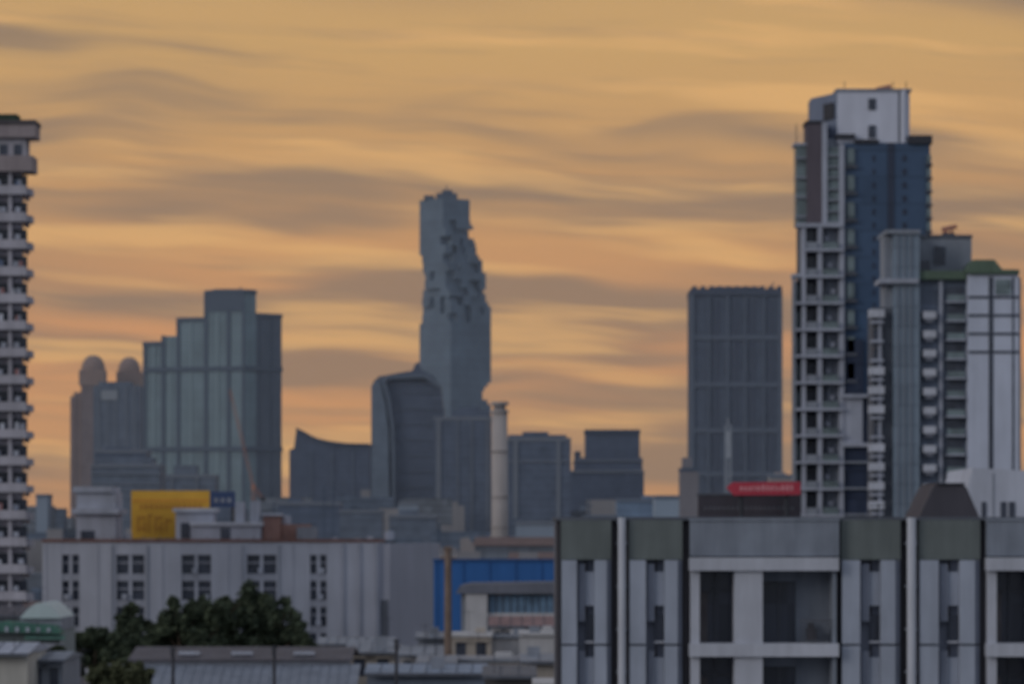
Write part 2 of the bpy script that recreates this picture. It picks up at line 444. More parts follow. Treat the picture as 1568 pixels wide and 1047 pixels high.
b.bx("white_pier", WHITE2, 1258, 1266, 189, 346, -0.9, 3)
b.bx("white_pier", WHITE2, 1284, 1292, 222, 600, -0.9, 0.8)
for k in range(7):
    y = 226+k*17
    b.bx("bay_glass", OLV, 1267, 1284, y, y+12, -0.4, 0.7)
    b.bx("bay_slab", GREY, 1266, 1284.5, y+12, y+15, -0.8, 0.7)
for k in range(9):
    y = 228+k*41
    b.bx("bay_glass", OLV, 1297, 1308, y, y+24, -0.5, 0.2)
    b.bx("bay_slab_dark", DGREY, 1294, 1312, y+26, y+30, -0.7, 0.2)
for k in range(14):
    y = 238+k*20.5
    b.bx("blue_vent", BGD, 1382, 1388, y, y+9, -0.12, 0.2); b.bx("blue_vent", BGD, 1336, 1340, y, y+9, -0.12, 0.2)
    b.bx("right_balcony", OLV, 1419, 1425, y, y+13, -0.8, 6)
    b.bx("right_slab", DGREY, 1417, 1427, y+14, y+17, -1.0, 7)
b.bx("left_core", DGREY, 1219, 1291, 430, None, 1.4, 8)
b.bx("outer_pier", WHITE2, 1227, 1233, 349, None, -1.2, 1.3)
b.bx("mid_pier", WHITE2, 1251, 1258, 349, None, -1.3, 1.3)
b.bx("inner_pier", WHITE2, 1284, 1291, 600, None, -1.1, 1.3)
b.bx("edge_pier", GREY, 1214, 1218, 424, None, -0.8, 1.6)
b.bx("ledge", WHITE2, 1213, 1232, 420, 425, -1.0, 3)
for k in range(14):
    y = 350+k*40.5
    xl = 1218 if y > 418 else 1231
    b.bx("balcony_slab", WHITE2, xl, 1291, y+32, y+36, -1.7, 1.5)
    b.bx("balcony_rail", GREY, 1234, 1250, y+22, y+32, -1.6, -1.3)
    b.bx("balcony_rail_glass", OLV, 1259, 1282, y+22, y+32, -1.65, -1.3)
    b.bx("balcony_window", DARKWIN, 1234, 1250, y+2, y+31, 1.1, 1.5)
    b.bx("balcony_window", DARKWIN, 1260, 1283, y+2, y+31, 1.1, 1.5)
    b.bx("ac_unit", WHITE2, 1262+(k*5)%11, 1269+(k*5)%11, y+12, y+19, -0.2, 0.4)
    b.bx("bay_column", GREY, 1268, 1273, y-1, y+33, 0.2, 1.4)
    if y > 418: b.bx("edge_window", OLV, 1218.5, 1226, y+4, y+30, 0.6, 1.6)
b.bx("navy_block", BGD, 1291, 1322, 520, 604, -0.5, 0.2)
b.bx("ledge", WHITE2, 1287, 1352, 604, 609, -1.6, 0.2)
b.bx("white_panel", WHITE2, 1287, 1320, 609, 678, -0.9, 0.3)
b.bx("dark_vert", BGD, 1320, 1345, 609, None, -0.4, 0.2)
b.bx("dark_vert", BGD, 1291, 1320, 684, None, -0.45, 0.2)
b.bx("ledge", WHITE2, 1287, 1330, 678, 684, -1.3, 0.2)
for k in range(5): b.bx("lower_slab", GREY, 1291, 1330, 706+k*40, 709+k*40, -0.9, 0.2)
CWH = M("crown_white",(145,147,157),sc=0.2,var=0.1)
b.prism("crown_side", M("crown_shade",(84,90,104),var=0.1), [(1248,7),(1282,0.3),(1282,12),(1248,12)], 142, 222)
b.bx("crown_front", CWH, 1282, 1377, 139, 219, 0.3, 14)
b.prism("crown_curve", CWH, [(1377,0.3),(1385,0.0),(1391,0.5),(1395,1.8),(1396,4),(1396,14),(1377,14)], 137, 219)
b.bx("crown_seam", DGREY, 1376, 1378.5, 139, 219, 0.15, 1)
b.bx("crown_cap", GREY, 1280, 1396, 136, 140, 0.1, 14.2)
b.bx("crown_window", DARKWIN, 1330, 1341, 151, 168, 0.1, 1); b.bx("crown_window", DARKWIN, 1330, 1341, 192, 211, 0.1, 1)
b.prism("crown_niche", BLACK, [(1264,3.2),(1277,0.7),(1277,2),(1264,4)], 156, 181)
b.bx("crown_parapet", BLACK, 1279, 1309, 206, 212, -0.6, 2); b.bx("crown_parapet", BLACK, 1391, 1427, 208, 221, -0.6, 8)
b.bx("crown_parapet_low", BLACK, 1308, 1345, 214, 220, -0.4, 2)
for x in (1297, 1392, 1372): b.beam("lightning_rod", BLACK, b.P(x,139,4), b.P(x,120,4), 0.06)
b.beam("lightning_rod", BLACK, b.P(1222,222,3), b.P(1222,186,3), 0.06)
b.bx("brown_cap", BLACK, 1233, 1260, 186, 190, -0.8, 5)
b.done()

GG = CW("grey_curtain_wall", (86,96,107), (1.2,2.6), 0.2, 0.18, 0.88, 0.3, 0.4)
GGD = CW("grey_curtain_wall_dark", (62,69,81), (1.0,2.6), 0.35, 0.25, 1.2, 0.35, 0.4)
GRN = M("green_roof", (66,78,68), 0.8, 0.2)
b = B("white_condominium", 470, 1460)
b.bx("glass_wing", GG, 1368, 1408, 356, None, 0, 10)
for x in (1374,1384,1394): b.bx("wing_mullion", GREY, x, x+1.5, 356, None, -0.25, 0.2)
b.bx("wing_cap", GREY, 1356, 1409, 352, 358, -0.4, 10.4)
b.bx("glass_wing_lower", DGREY, 1338, 1368, 470, None, 1.2, 8)
b.bx("wing_ledge", WHITE2, 1346, 1406, 427, 434, -0.8, 6)
b.bx("wing_band", GREY, 1357, 1368.5, 358, 470, 2, 8)
b.bx("rear_block", GREY, 1402, 1497, 357, 430, 6, 16)
b.bx("rear_block_cap", DGREY, 1401, 1498, 354, 358, 5.7, 16.3)
b.bx("rear_window", DARKWIN, 1438, 1456, 372, 400, 5.8, 6.4); b.bx("rear_window", DARKWIN, 1414, 1432, 394, 414, 5.8, 6.4)
b.bx("middle_body", GGD, 1407, 1482, 420, None, 1.8, 16)
b.bx("green_ledge", GRN, 1405, 1481, 414, 427, 0.6, 4)
b.prof("green_canopy", GRN, [(1478,418),(1490,398),(1522,398),(1534,413),(1560,413),(1560,418)], -0.6, 8)
b.bx("green_cap", GRN, 1482, 1560, 414.5, 420, -0.5, 12)
b.bx("main_body", M("condo_white",(138,142,154),sc=0.22,var=0.12), 1482, 1560, 418, None, 0, 16)
b.bx("side_body", GREY, 1560, 1565, 424, None, 1.0, 14)
b.bx("dark_strip", DARKWIN, 1514, 1521, 424, None, -0.05, 0.4)
b.bx("dark_strip", DARKWIN, 1550, 1553, 424, None, -0.05, 0.4)
for y in (453,481,509,537): b.bx("dark_line", DARKWIN, 1482.5, 1559.5, y, y+4, -0.08, 0.3)
b.bx("upper_glass", OLV, 1524, 1548, 428, 451, -0.12, 0.3)
for k in range(13):
    y = 438+k*29.3
    b.bx("balcony_slab", WHITE2, 1450, 1480, y+22, y+25, 0.2, 2)
    b.bx("balcony_glass", OLV, 1451, 1478, y+13, y+22, 0.35, 0.5)
    b.bx("balcony_dark", DARKWIN, 1451, 1477, y, y+12, 1.6, 1.95)
    if k:
        b.bx("curved_balcony", WHITE, 1414, 1434, y+9, y+20, 0.2, 2); b.bx("curved_balcony_base", WHITE2, 1418, 1430, y+20, y+25, 0.7, 2)
b.bx("pier", WHITE2, 1440, 1445, 428, None, 1.2, 2.2)
for k in range(13):
    y = 474+k*29.3
    if k in (1,2,6): 
        b.bx("corner_dark", DARKWIN, 1338, 1354, y, y+20, 0.9, 1.4); 
    else:
        b.bx("corner_balcony", WHITE, 1331, 1354, y, y+12, -0.4, 1.4)
    b.bx("corner_slab", WHITE2, 1334, 1353, y+17, y+21, -0.1, 1.4)
b.bx("corner_pier", WHITE2, 1346, 1350, 480, None, 0.3, 1.4)
b.done()

b = B("white_townhouse", 210, 1530)
b.prof("body", M("town_white",(132,135,145),sc=0.3), [(1482,1420),(1482,745),(1490,716),(1640,724),(1640,1420)], 0, 12)
b.bx("window", DARKWIN, 1503, 1510, 768, 796, -0.06, 0.3); b.bx("window", DARKWIN, 1532, 1554, 768, 796, -0.06, 0.3)
b.bx("window_frame", WHITE, 1542, 1544, 768, 796, -0.1, 0.2)
b.bx("joint", GREY, 1520, 1522, 724, None, -0.05, 0.3)
b.done()
b = B("hipped_roof_house", 160, 1455)
dk = M("dark_tile_roof",(54,53,59),0.8,0.15)
b.prof("roof", dk, [(1408,790),(1430,744),(1436,741),(1474,741),(1480,746),(1500,792),(1500,800),(1408,800)], 0, 6)
b.bx("walls", GREY, 1412, 1494, 799, None, 0.3, 5.8)
b.bx("ridge_tile", BLACK, 1434, 1477, 739, 742, -0.1, 6.1)
b.done()

b = B("rooftop_hoarding", 190, 1146)
b.bx("panel", M("hoarding_black",(48,46,52),0.6,0.15), 1069, 1226, 757, 800, 0, 0.3)
b.bx("frame", DGREY, 1067, 1228, 755, 758, -0.05, 0.4)
for x in (1080,1130,1180,1220): b.beam("post", BLACK, (b.X(x),0.6,0), (b.X(x),0.6,b.Z(760)), 0.15)
HLET = M("hoarding_letter",(66,66,72))
for x in range(1078, 1218, 7): b.bx("lettering", HLET, x, x+4.5, 775, 781, -0.03, 0.02)
b.done()
b = B("red_arrow_sign", 188, 1170)
b.prof("panel", M("sign_red",(130,44,56),0.5,0.1), [(1112,746),(1122,738),(1226,737),(1226,757),(1124,758)], 0, 0.25)
rs = random.Random(5)
x = 1133
while x < 1215:
    w = rs.uniform(2.5,5); b.bx("lettering", M("sign_letter",(156,104,110),0.6), x, x+w, 742+rs.uniform(0,3), 751, -0.03, 0.02); x += w+2.5
for x in (1135,1205): b.beam("post", BLACK, (b.X(x),0.4,0), (b.X(x),0.4,b.Z(742)), 0.12)
b.done()

# ================================================================ LEFT APARTMENT TOWER
b = B("balcony_apartment_tower", 395, 0, shift=-8)
LW = M("tower_white",(124,122,129),sc=0.3)
TT = M("tower_trim",(110,102,104))
HED = M("hedge",(44,54,46),0.9,0.4,1.2,False)
b.bx("core", M("tower_core",(76,74,80)), -160, 38, 205, None, 0.9, 3)
b.bx("roof_slab", TT, -160, 64, 190, 212, -1.2, 3)
b.bx("roof_band", M("tower_dark_trim",(62,59,62)), -160, 65, 186, 192, -1.4, 3.3)
b.bx("roof_hedge", HED, -160, 34, 175, 187, 0, 3)
for i in range(40):
    x = rs.uniform(-150, 56); w = rs.uniform(3,9); b.bx("roof_planting", HED, x, min(60,x+w), 174+rs.uniform(0,8)+(6 if x>28 else 0), 188, rs.uniform(-0.8,1.5), 2.6)
b.bx("top_wall", LW, -160, 48, 212, 242, -0.4, 3)
b.bx("slab_wide", TT, -160, 60, 240, 264, -1.3, 3)
for x in (-20, 8, 30): b.bx("top_window", DARKWIN, x, x+12, 222, 238, -0.5, 0)
for k in range(20):
    y = 264+k*41.3
    b.bx("slab", LW, -160, 51, y+29, y+35, -1.2, 2.4)
    b.bx("parapet", LW, -160, 50, y+21, y+29, -1.15, -0.95)
    b.bx("side_rail", LW, 49, 56, y+25, y+35.5, -0.5, 2.2)
    b.bx("side_rail_low", TT, 44, 50, y+35.6, y+41.3, 0.2, 2)
    b.bx("lintel", LW, -160, 42, y-6, y+4, 0.3, 1)
    for j in range(7):
        x = -146+j*28
        b.bx("pier", LW, x, x+5, y-6, y+30, -0.7, 1)
        b.bx("window", DARKWIN, x+7, x+26, y+4, y+29, 0.75, 1.0)
        u = rs.random()
        b.bx("ac_unit", WHITE2, x+8+u*10, x+15+u*10, y+13, y+20, -0.9, -0.2)
        if rs.random() < 0.7:
            cc = rs.choice(["laundry_pale","laundry_dark","laundry_red"])
            mm = {"laundry_pale":WHITE,"laundry_dark":M("laundry_dark",(70,80,100)),"laundry_red":M("laundry_red",(110,82,82))}[cc]
            xx = x+6+rs.random()*12; b.bx(cc, mm, xx, xx+rs.uniform(2,6), y+10+rs.random()*5, y+22, -1.05, -1.0)
b.done()

# ================================================================ WHITE APARTMENT SLAB
b = B("white_apartment_block", 420, 340)
WB = M("slab_white",(126,128,137),sc=0.25,var=0.12)
WBL = M("slab_spandrel",(114,116,125),sc=0.25)
b.bx("core", M("slab_core",(66,69,76)), 66, 580, 833, None, 0.7, 14)
segs = ((65,95),(121,178),(221,278),(323,378),(423,475),(500,582))
for a,c in segs: b.bx("wall", WB, a, c, 829, None, 0, 0.9)
for a,c in ((95,121),(178,221),(278,323),(378,423),(475,500)):
    b.bx("head_wall", WB, a, c, 829, 849, 0.04, 0.9)
    mid = (a+c)/2
    for k in range(7):
        y = 849+k*40
        b.bx("window", DARKWIN, a+1, c-1, y, y+29, 0.45, 0.75)
        b.bx("sill", WBL, a, c, y+29, y+40, 0.1, 0.9)
        b.bx("mullion", WB, mid-2.5, mid+2.5, y, y+29, 0.15, 0.8)
        b.bx("transom", WBL, a, c, y+11, y+13, 0.3, 0.8)
        if rs.random() < 0.8: 
            xx = a+3+rs.random()*(c-a-14); b.bx("ac_unit", WHITE2, xx, xx+8, y+20, y+28, -0.2, 0.5)
for x in (523,548,574): b.bx("rib", WBL, x, x+4, 832, None, -0.35, 0.2)
for x in (70, 150, 249, 350, 449): b.bx("joint", WBL, x, x+1.2, 832, None, -0.06, 0.2)
for x in (172,226,372,428): b.beam("downpipe", GREY, (b.X(x),-0.12,0), (b.X(x),-0.12,b.Z(834)), 0.07)
b.prism("end_wing", M("slab_grey",(114,115,124),sc=0.2,var=0.08), [(582,0.3),(597,0.3),(666,16),(666,30),(582,14)], 832)
b.bx("end_door", DGREY, 583, 594, 918, 975, 0.15, 0.5)
b.bx("parapet_cap", RUST, 64, 583, 825, 829.5, -0.15, 14.2)
b.bx("roof_deck", GREY, 66, 582, 829, 833, 0.3, 14)
b.bx("stair_head", WHITE2, 112, 172, 752, 829, 3, 11)
b.bx("stair_head_slab", WHITE2, 106, 178, 778, 786, 2.2, 12)
b.bx("stair_head_top", WHITE2, 107, 168, 744, 753, 2.6, 11.5)
b.bx("stair_window", DARKWIN, 119, 140, 812, 829, 2.9, 3.1)
b.bx("roof_room", WHITE2, 264, 322, 781, 826, 4, 9)
b.bx("roof_room_slab", WHITE, 260, 326, 777, 783, 3.6, 9.5)
b.bx("roof_room", WHITE2, 292, 396, 802, 828, 2.5, 7)
b.bx("roof_room_slab", WHITE, 288, 400, 799, 804, 2.1, 7.4)
b.bx("roof_room", WHITE2, 357, 371, 768, 800, 3.2, 6); b.bx("roof_room", WHITE2, 380, 393, 766, 800, 3.2, 6)
b.bx("roof_window", DARKWIN, 272, 286, 800, 824, 3.9, 4.1); b.bx("roof_window", DARKWIN, 335, 350, 808, 827, 2.4, 2.6)
BRK = M("brick_orange",(112,88,82),sc=0.8)
b.bx("brick_wall", BRK, 398, 424, 788, 828, 5, 9)
b.bx("brick_wall", BRK, 424, 470, 802, 828, 6, 10)
b.bx("roof_room_slab", WHITE2, 396, 426, 785, 789, 4.7, 9.3)
b.bx("roof_shed", GREY, 452, 482, 806, 828, 3, 5.5)
for x,y in ((186,816),(505,822),(540,824),(560,821)): b.bx("vent", WHITE2, x, x+9, y, 829, 4, 5)
for x in range(100, 580, 24): b.beam("roof_rail_post", DGREY, (b.X(x),0.6,b.Z(829)), (b.X(x),0.6,b.Z(820)), 0.05, 4)
b.done()
for px in (438, 596):
    b = B("rooftop_water_tank", 428, px)
    b.beam("tank", WHITE2, (b.X(px),0,b.Z(802 if px==438 else 826)), (b.X(px),0,b.Z(790 if px==438 else 814)), 0.6, 14)
    b.beam("lid", GREY, (b.X(px),0,b.Z(790 if px==438 else 814)), (b.X(px),0,b.Z(788 if px==438 else 812)), 0.62, 14, 0.3)
    for dx in (-.4,.4): b.beam("leg", BLACK, (b.X(px)+dx,0,b.Z(840)), (b.X(px)+dx,0,b.Z(801 if px==438 else 825)), 0.05)
    b.done()

YL = M("billboard_yellow",(166,122,48),0.6,0.1,0.2,False)
b = B("yellow_billboard", 436, 261)
b.bx("panel", YL, 201, 321, 751, 824, 0, 0.4)
b.bx("panel_band", M("billboard_amber",(156,110,46),0.6,0.1), 203, 319, 764, 768, -0.04, 0.1)
BT = M("billboard_text",(140,100,46),0.7,0.1)
x = 214
while x < 305:
    w = rs.uniform(3,6); b.bx("lettering", BT, x, x+w, 771, 779, -0.05, 0.1); x += w+2.5
x = 210
for w,h,t in ((13,26,0),(6,30,1),(12,26,0),(9,22,1)):
    b.bx("lettering", BT, x, x+3, 816-h, 814, -0.05, 0.1)
    b.bx("lettering_bar", BT, x, x+w, 816-h, 816-h+4, -0.07, 0.1)
    if not t: b.bx("lettering", BT, x+w-3, x+w, 816-h+8, 814, -0.05, 0.1); b.bx("lettering_bar", BT, x+2, x+w, 806, 809, -0.075, 0.1)
    x += w+4
for x in (206,240,280,316):
    b.beam("post", BLACK, (b.X(x),0.7,b.Z(836)), (b.X(x),0.7,b.Z(752)), 0.12)
    b.beam("strut", BLACK, (b.X(x),4,b.Z(836)), (b.X(x),0.7,b.Z(770)), 0.1)
b.done()
b = B("blue_billboard", 436, 341)
b.bx("panel", M("billboard_navy",(44,56,82),0.6,0.1), 322, 360, 752, 776, 0, 0.4)
for i in range(3): b.bx("lettering", GREY, 328+i*10, 334+i*10, 762, 769, -0.04, 0.1)
for x in (326,356): b.beam("post", BLACK, (b.X(x),0.6,b.Z(836)), (b.X(x),0.6,b.Z(754)), 0.12)
b.done()

# ================================================================ CENTRE
b = B("blue_hoarding", 400, 758)
BLU = M("hoarding_blue",(34,68,112),0.6,0.12,0.2)
BLUD = M("hoarding_blue_dark",(36,58,92))
b.bx("panel", BLU, 664, 856, 858, None, 0, 0.3)
b.bx("top_rail", BLUD, 663, 857, 855, 859, -0.15, 0.4)
for x in range(670, 850, 40): b.bx("rib", BLUD, x, x+1, 859, None, -0.08, 0.1)
b.done()
RR = M("red_tile_roof",(96,78,78),0.85,0.2,1.0)
PAN = M("pale_plaster",(128,127,129),sc=0.4)
CRM = M("cream_plaster",(120,114,108),sc=0.4)
PGL = CW("pavilion_glass",(68,86,104),(1,1.3),0.3,0.1,1.1,0.4,0.3)
b = B("glazed_pavilion", 330, 778)
b.bx("walls", GREY, 706, 850, 906, None, 0.5, 9)
b.prof("roof", M("slate_roof",(76,78,86),0.8,0.15), [(698,908),(704,897),(720,893),(850,891),(856,908)], -0.6, 9.5)
for i in range(9): b.bx("glazing", PGL, 750+i*11, 759+i*11, 911, 938, 0.3, 0.6)
b.bx("pillar", PAN, 713, 746, 908, None, -0.4, 1)
b.bx("sill", PAN, 746, 852, 938, 946, 0.0, 0.7)
b.done()
hr = random.Random(21)
def house(name, d, x0, x1, ytop, mat, roofm, depth=9, gable=None, win=0, slab=True, clutter=1):
    b = B(name, d, (x0+x1)/2)
    b.bx("walls", mat, x0, x1, ytop, None, 0, depth)
    s=b.s
    if gable:
        X0,X1 = b.X(x0-4), b.X(x1+4)
        zt, ze = b.Z(gable), b.Z(ytop-0.5)
        v = [(X0,-0.6,ze),(X1,-0.6,ze),(X1,depth+.6,ze),(X0,depth+.6,ze),(X0,depth/2,zt),(X1,depth/2,zt)]
        b.raw("roof", roofm, v, [(0,1,5,4),(2,3,4,5),(1,2,5),(3,0,4),(3,2,1,0)])
        nseam=int((X1-X0)/0.9)
        for i in range(1,nseam):
            xx=X0+(X1-X0)*i/nseam
            b.beam("roof_seam", DGREY, (xx,-0.58,ze+.03),(xx,depth/2,zt+.03),0.03,4)
        b.box("gutter", DGREY, X0, X1, -0.75, -0.6, ze-.18, ze+.02)
    elif slab:
        b.bx("parapet", roofm, x0-1.5, x1+1.5, ytop-4, ytop+0.5, -0.3, depth+.3)
        b.bx("parapet_room", mat, x0+(x1-x0)*.6, x0+(x1-x0)*.85, ytop-11, ytop-4, depth*.5, depth*.8)
    zt = b.Z(gable) if gable else b.Z(ytop-4)
    for i in range(clutter):
        xx = b.X(hr.uniform(x0+2,x1-6)); yy = hr.uniform(.5,depth*.4) if gable else hr.uniform(.5,depth*.7)
        z0 = b.Z(ytop)
        k = hr.random()
        if k<.6:
            b.box("ac_unit", GREY, xx, xx+.9, yy, yy+.4, z0, zt+.5)
        else:
            b.beam("aerial", BLACK, (xx,yy,z0),(xx,yy,zt+2.0),.03,4); b.beam("aerial", BLACK, (xx-.5,yy,zt+1.8),(xx+.5,yy,zt+1.8),.02,4)
    for i in range(win):
        w = (x1-x0)/win; xa = x0+w*i+w*.25; hh=1.3/s
        b.bx("window", DARKWIN, xa, xa+w*.5, ytop+.5/s, ytop+.5/s+hh, -0.05, 0.2)
        b.bx("window_hood", mat, xa-2, xa+w*.5+2, ytop+.3/s, ytop+.42/s, -0.5, 0.1)
    b.done()
GRF = M("sheet_roof",(92,96,104),0.6,0.2,0.8)
house("row_house", 310, 752, 846, 958, PAN, RR, 8, gable=944, win=5)
house("row_house", 300, 690, 752, 974, CRM, PAN, 8, win=2)
house("row_house", 305, 752, 800, 976, PAN, GRF, 8)
house("row_house", 290, 796, 856, 972, PAN, PAN, 9)
house("row_house", 300, 612, 684, 1002, PAN, GRF, 8, gable=990, win=3)
house("row_house", 340, 640, 712, 976, GREY, GRF, 8, gable=968)
house("row_house", 340, 490, 600, 986, PAN, GRF, 8, gable=976, win=4)
house("row_house", 270, 532, 604, 998, CRM, GRF, 9, gable=984, win=2)
house("row_house", 245, 640, 696, 1014, CRM, GRF, 10, gable=1006)
house("row_house", 250, 694, 800, 1012, PAN, GRF, 7, slab=True)
house("row_house", 242, 800, 852, 1012, CRM, GRF, 10, gable=1003, win=0)
house("row_house", 230, 562, 742, 1030, M("slate_wall",(84,91,103)), M("slate_slab",(96,103,115)), 9, gable=1019)
house("row_house", 215, 742, 818, 1034, M("dark_wall",(66,65,67)), M("dark_roof",(76,76,80)), 9, gable=1022)  # house with dark wall and roof colours
house("row_house", 190, 816, 956, 1046, PAN, PAN, 8, slab=False, clutter=0)
house("row_house", 330, 852, 930, 960, PAN, GREY, 8)
b = B("utility_pole", 280, 686)
PL = M("weathered_pole",(88,76,69),0.9,0.2,1.5)
b.beam("pole", PL, (b.X(686),0,0), b.P(686,838), 0.34, 10, 0.28)
b.bx("crossarm", PL, 674, 698, 852, 855, -0.15, 0.15)
for x in (675,681,691,697): b.beam("insulator", PAN, b.P(x,852), b.P(x,848), 0.06)
b.bx("pole_cap", PL, 680, 692, 836, 840, -.35, .35)
b.done()

b = B("warehouse", 250, 365)
CR = M("corrugated_roof",(86,90,99),0.6,0.2,1.0)
DR = M("corrugated_roof_dark",(62,60,65),0.7,0.2,1.0)
def slope(part, mat, x0,x1, ya, yya, yb, yyb, th=0.15):
    v=[(b.X(x0),ya,b.Z(yya)),(b.X(x1),ya,b.Z(yya)),(b.X(x1),yb,b.Z(yyb)),(b.X(x0),yb,b.Z(yyb))]
    v+= [(x,y,z-th) for x,y,z in v]
    b.raw(part, mat, v, [(0,1,2,3),(7,6,5,4),(0,4,5,1),(1,5,6,2),(2,6,7,3),(3,7,4,0)])
slope("upper_roof", DR, 186, 535, 4, 1012, 10, 996)
slope("upper_roof_back", DR, 186, 535, 10, 996.5, 17, 1012)
b.bx("clerestory", GREY, 190, 532, 1012, 1022, 4.2, 4.6)
slope("lower_roof", CR, 150, 548, -3, 1058, 4.4, 1019)
b.bx("walls", GREY, 192, 530, 1062, None, -2.6, 16)
for x in (262,345,442): b.bx("skylight", WHITE2, x, x+33, 1001, 1006, 5.5, 6.2)
for i in range(26):
    x = 156+i*15; 
    b.beam("roof_seam", GREY, (b.X(x),-2.9,b.Z(1057)+.03), (b.X(x),4.2,b.Z(1020)+.03), 0.03, 4)
b.done()
for px,yt in ((265,990),(420,988),(607,978),(102,1005)):
    b = B("street_pole", 225, px)
    b.beam("pole", BLACK, (b.X(px),0,0), b.P(px,yt), 0.13, 8, 0.1)
    b.beam("arm", BLACK, b.P(px-5,yt+3), b.P(px+5,yt+3), 0.06)
    b.bx("box", BLACK, px-3, px+3, yt+6, yt+14, -0.3, -0.1)
    b.done()

b = B("green_awning_hall", 260, 45)
GA = M("green_awning",(54,84,76),0.7,0.2,0.8)
b.bx("walls", M("hall_wall",(96,102,104)), -40, 92, 962, None, 0, 9)
b.prof("awning", GA, [(-40,965),(-40,958),(10,950),(88,956),(96,966),(96,969)], -1.4, 1.0)
for i in range(8): b.bx("awning_stripe", WHITE2, -36+i*16, -31+i*16, 958+abs(i-3)*0.5, 966, -1.5, -1.3)
n=10; pts=[(30+ (64)*i/n, 946-24*math.sin(math.pi*i/n)) for i in range(n+1)]
b.prof("barrel_roof", M("barrel_white",(126,136,138),0.6,0.15), pts, 0, 8)
b.bx("barrel_wall", GREY, 30, 94, 945, 964, 0.3, 7.8)
b.bx("stripe_low", M("green_light",(76,104,98)), 40, 100, 972, 978, -0.8, 0.2)
b.bx("stripe_low_white", WHITE2, 45, 96, 984, 990, -0.5, 0.2)
b.bx("shop_dark", BLACK, -30, 88, 992, 1040, -0.1, 0.3)
b.done()
house("corrugated_shed", 330, -60, 62, 942, GREY, DR, 12, gable=930)
house("row_house", 215, -60, 42, 1000, M("cream_wall",(130,128,124)), WHITE2, 9, gable=986, win=0)
house("row_house", 220, 44, 96, 1010, GREY, GREY, 9, gable=1000, win=2)
house("row_house", 230, 100, 186, 1050, GREY, DR, 9, gable=1040)

# ================================================================ FOREGROUND APARTMENT BUILDING
b = B("foreground_apartment_building", 125, 1210)
PG = M("panel_green_grey",(74,79,79),0.85,0.16,0.8)
PL1 = M("panel_light",(114,119,130),0.8,0.15,0.7)
PL2 = M("panel_mid",(90,94,105),0.8,0.16,0.7)
PARA = M("parapet_grey",(92,97,106),0.85,0.22,0.8)
SLB = M("balcony_slab_white",(130,132,140),0.8,0.14,0.8)
GAP = M("shadow_gap",(50,49,53),0.8,0.1)
PIPE = M("pipe_white",(134,136,143),0.6,0.1,0.8)
b.bx("core", M("fb_core",(74,76,84)), 855, 1752, 800, None, 2.2, 13)
b.bx("roof_cap", DGREY, 852, 1752, 791, 796, 0.05, 13.2)
FL = 131
def panel_bay(x0, x1):
    W = x1-x0
    b.bx("bay_back", PL2, x0, x1, 797, None, 0.5, 2.4)
    b.bx("top_panel", PG, x0+1, x1-1, 796.2, 856, 0.0, 0.6)
    for f in range(7):
        y = 857+f*FL
        yb = y+FL-3
        b.bx("light_panel", PL1, x0+2, x0+W*.32, y, yb, -0.12, 0.6)
        b.bx("mid_panel", PL2, x0+W*.35, x0+W*.48, y+6+((f*7)%5), yb-34, 0.12, 0.6)
        b.bx("light_panel", PL1, x0+W*.66, x1-W*.10, y, yb, -0.12, 0.6)
        b.bx("slit", GAP, x0+W*.50, x0+W*.53, y, yb, 0.4, 0.6)
        b.bx("small_window", DARKWIN, x0+W*.50, x0+W*.64, y+84, y+124, 0.3, 0.62)
        b.bx("window_sill", SLB, x0+W*.48, x0+W*.655, y+124, y+127, 0.15, 0.6)
        b.bx("window_hood", PL1, x0+W*.48, x0+W*.655, y+18, y+70, 0.22, 0.6)
        b.bx("edge_trim", PL2, x1-W*.09, x1-W*.02, y, yb, 0.05, 0.6)
def gap(x0,x1): b.bx("shadow_gap", GAP, x0, x1, 796.5, None, 0.3, 2.5)
def pipe(x0,x1):
    b.beam("downpipe", PIPE, (b.X((x0+x1)/2),-0.15,0), (b.X((x0+x1)/2),-0.15,b.Z(792)), (x1-x0)/2*b.s, 12)
    for f in range(8): b.bx("pipe_bracket", GREY, x0-2, x1+2, 800+f*FL*.5+30, 803+f*FL*.5+30, -0.2, 0.3)
RAIL = M("railing",(62,64,70),0.5)
CURT = M("curtain",(78,75,76),0.9,0.2,2.0)
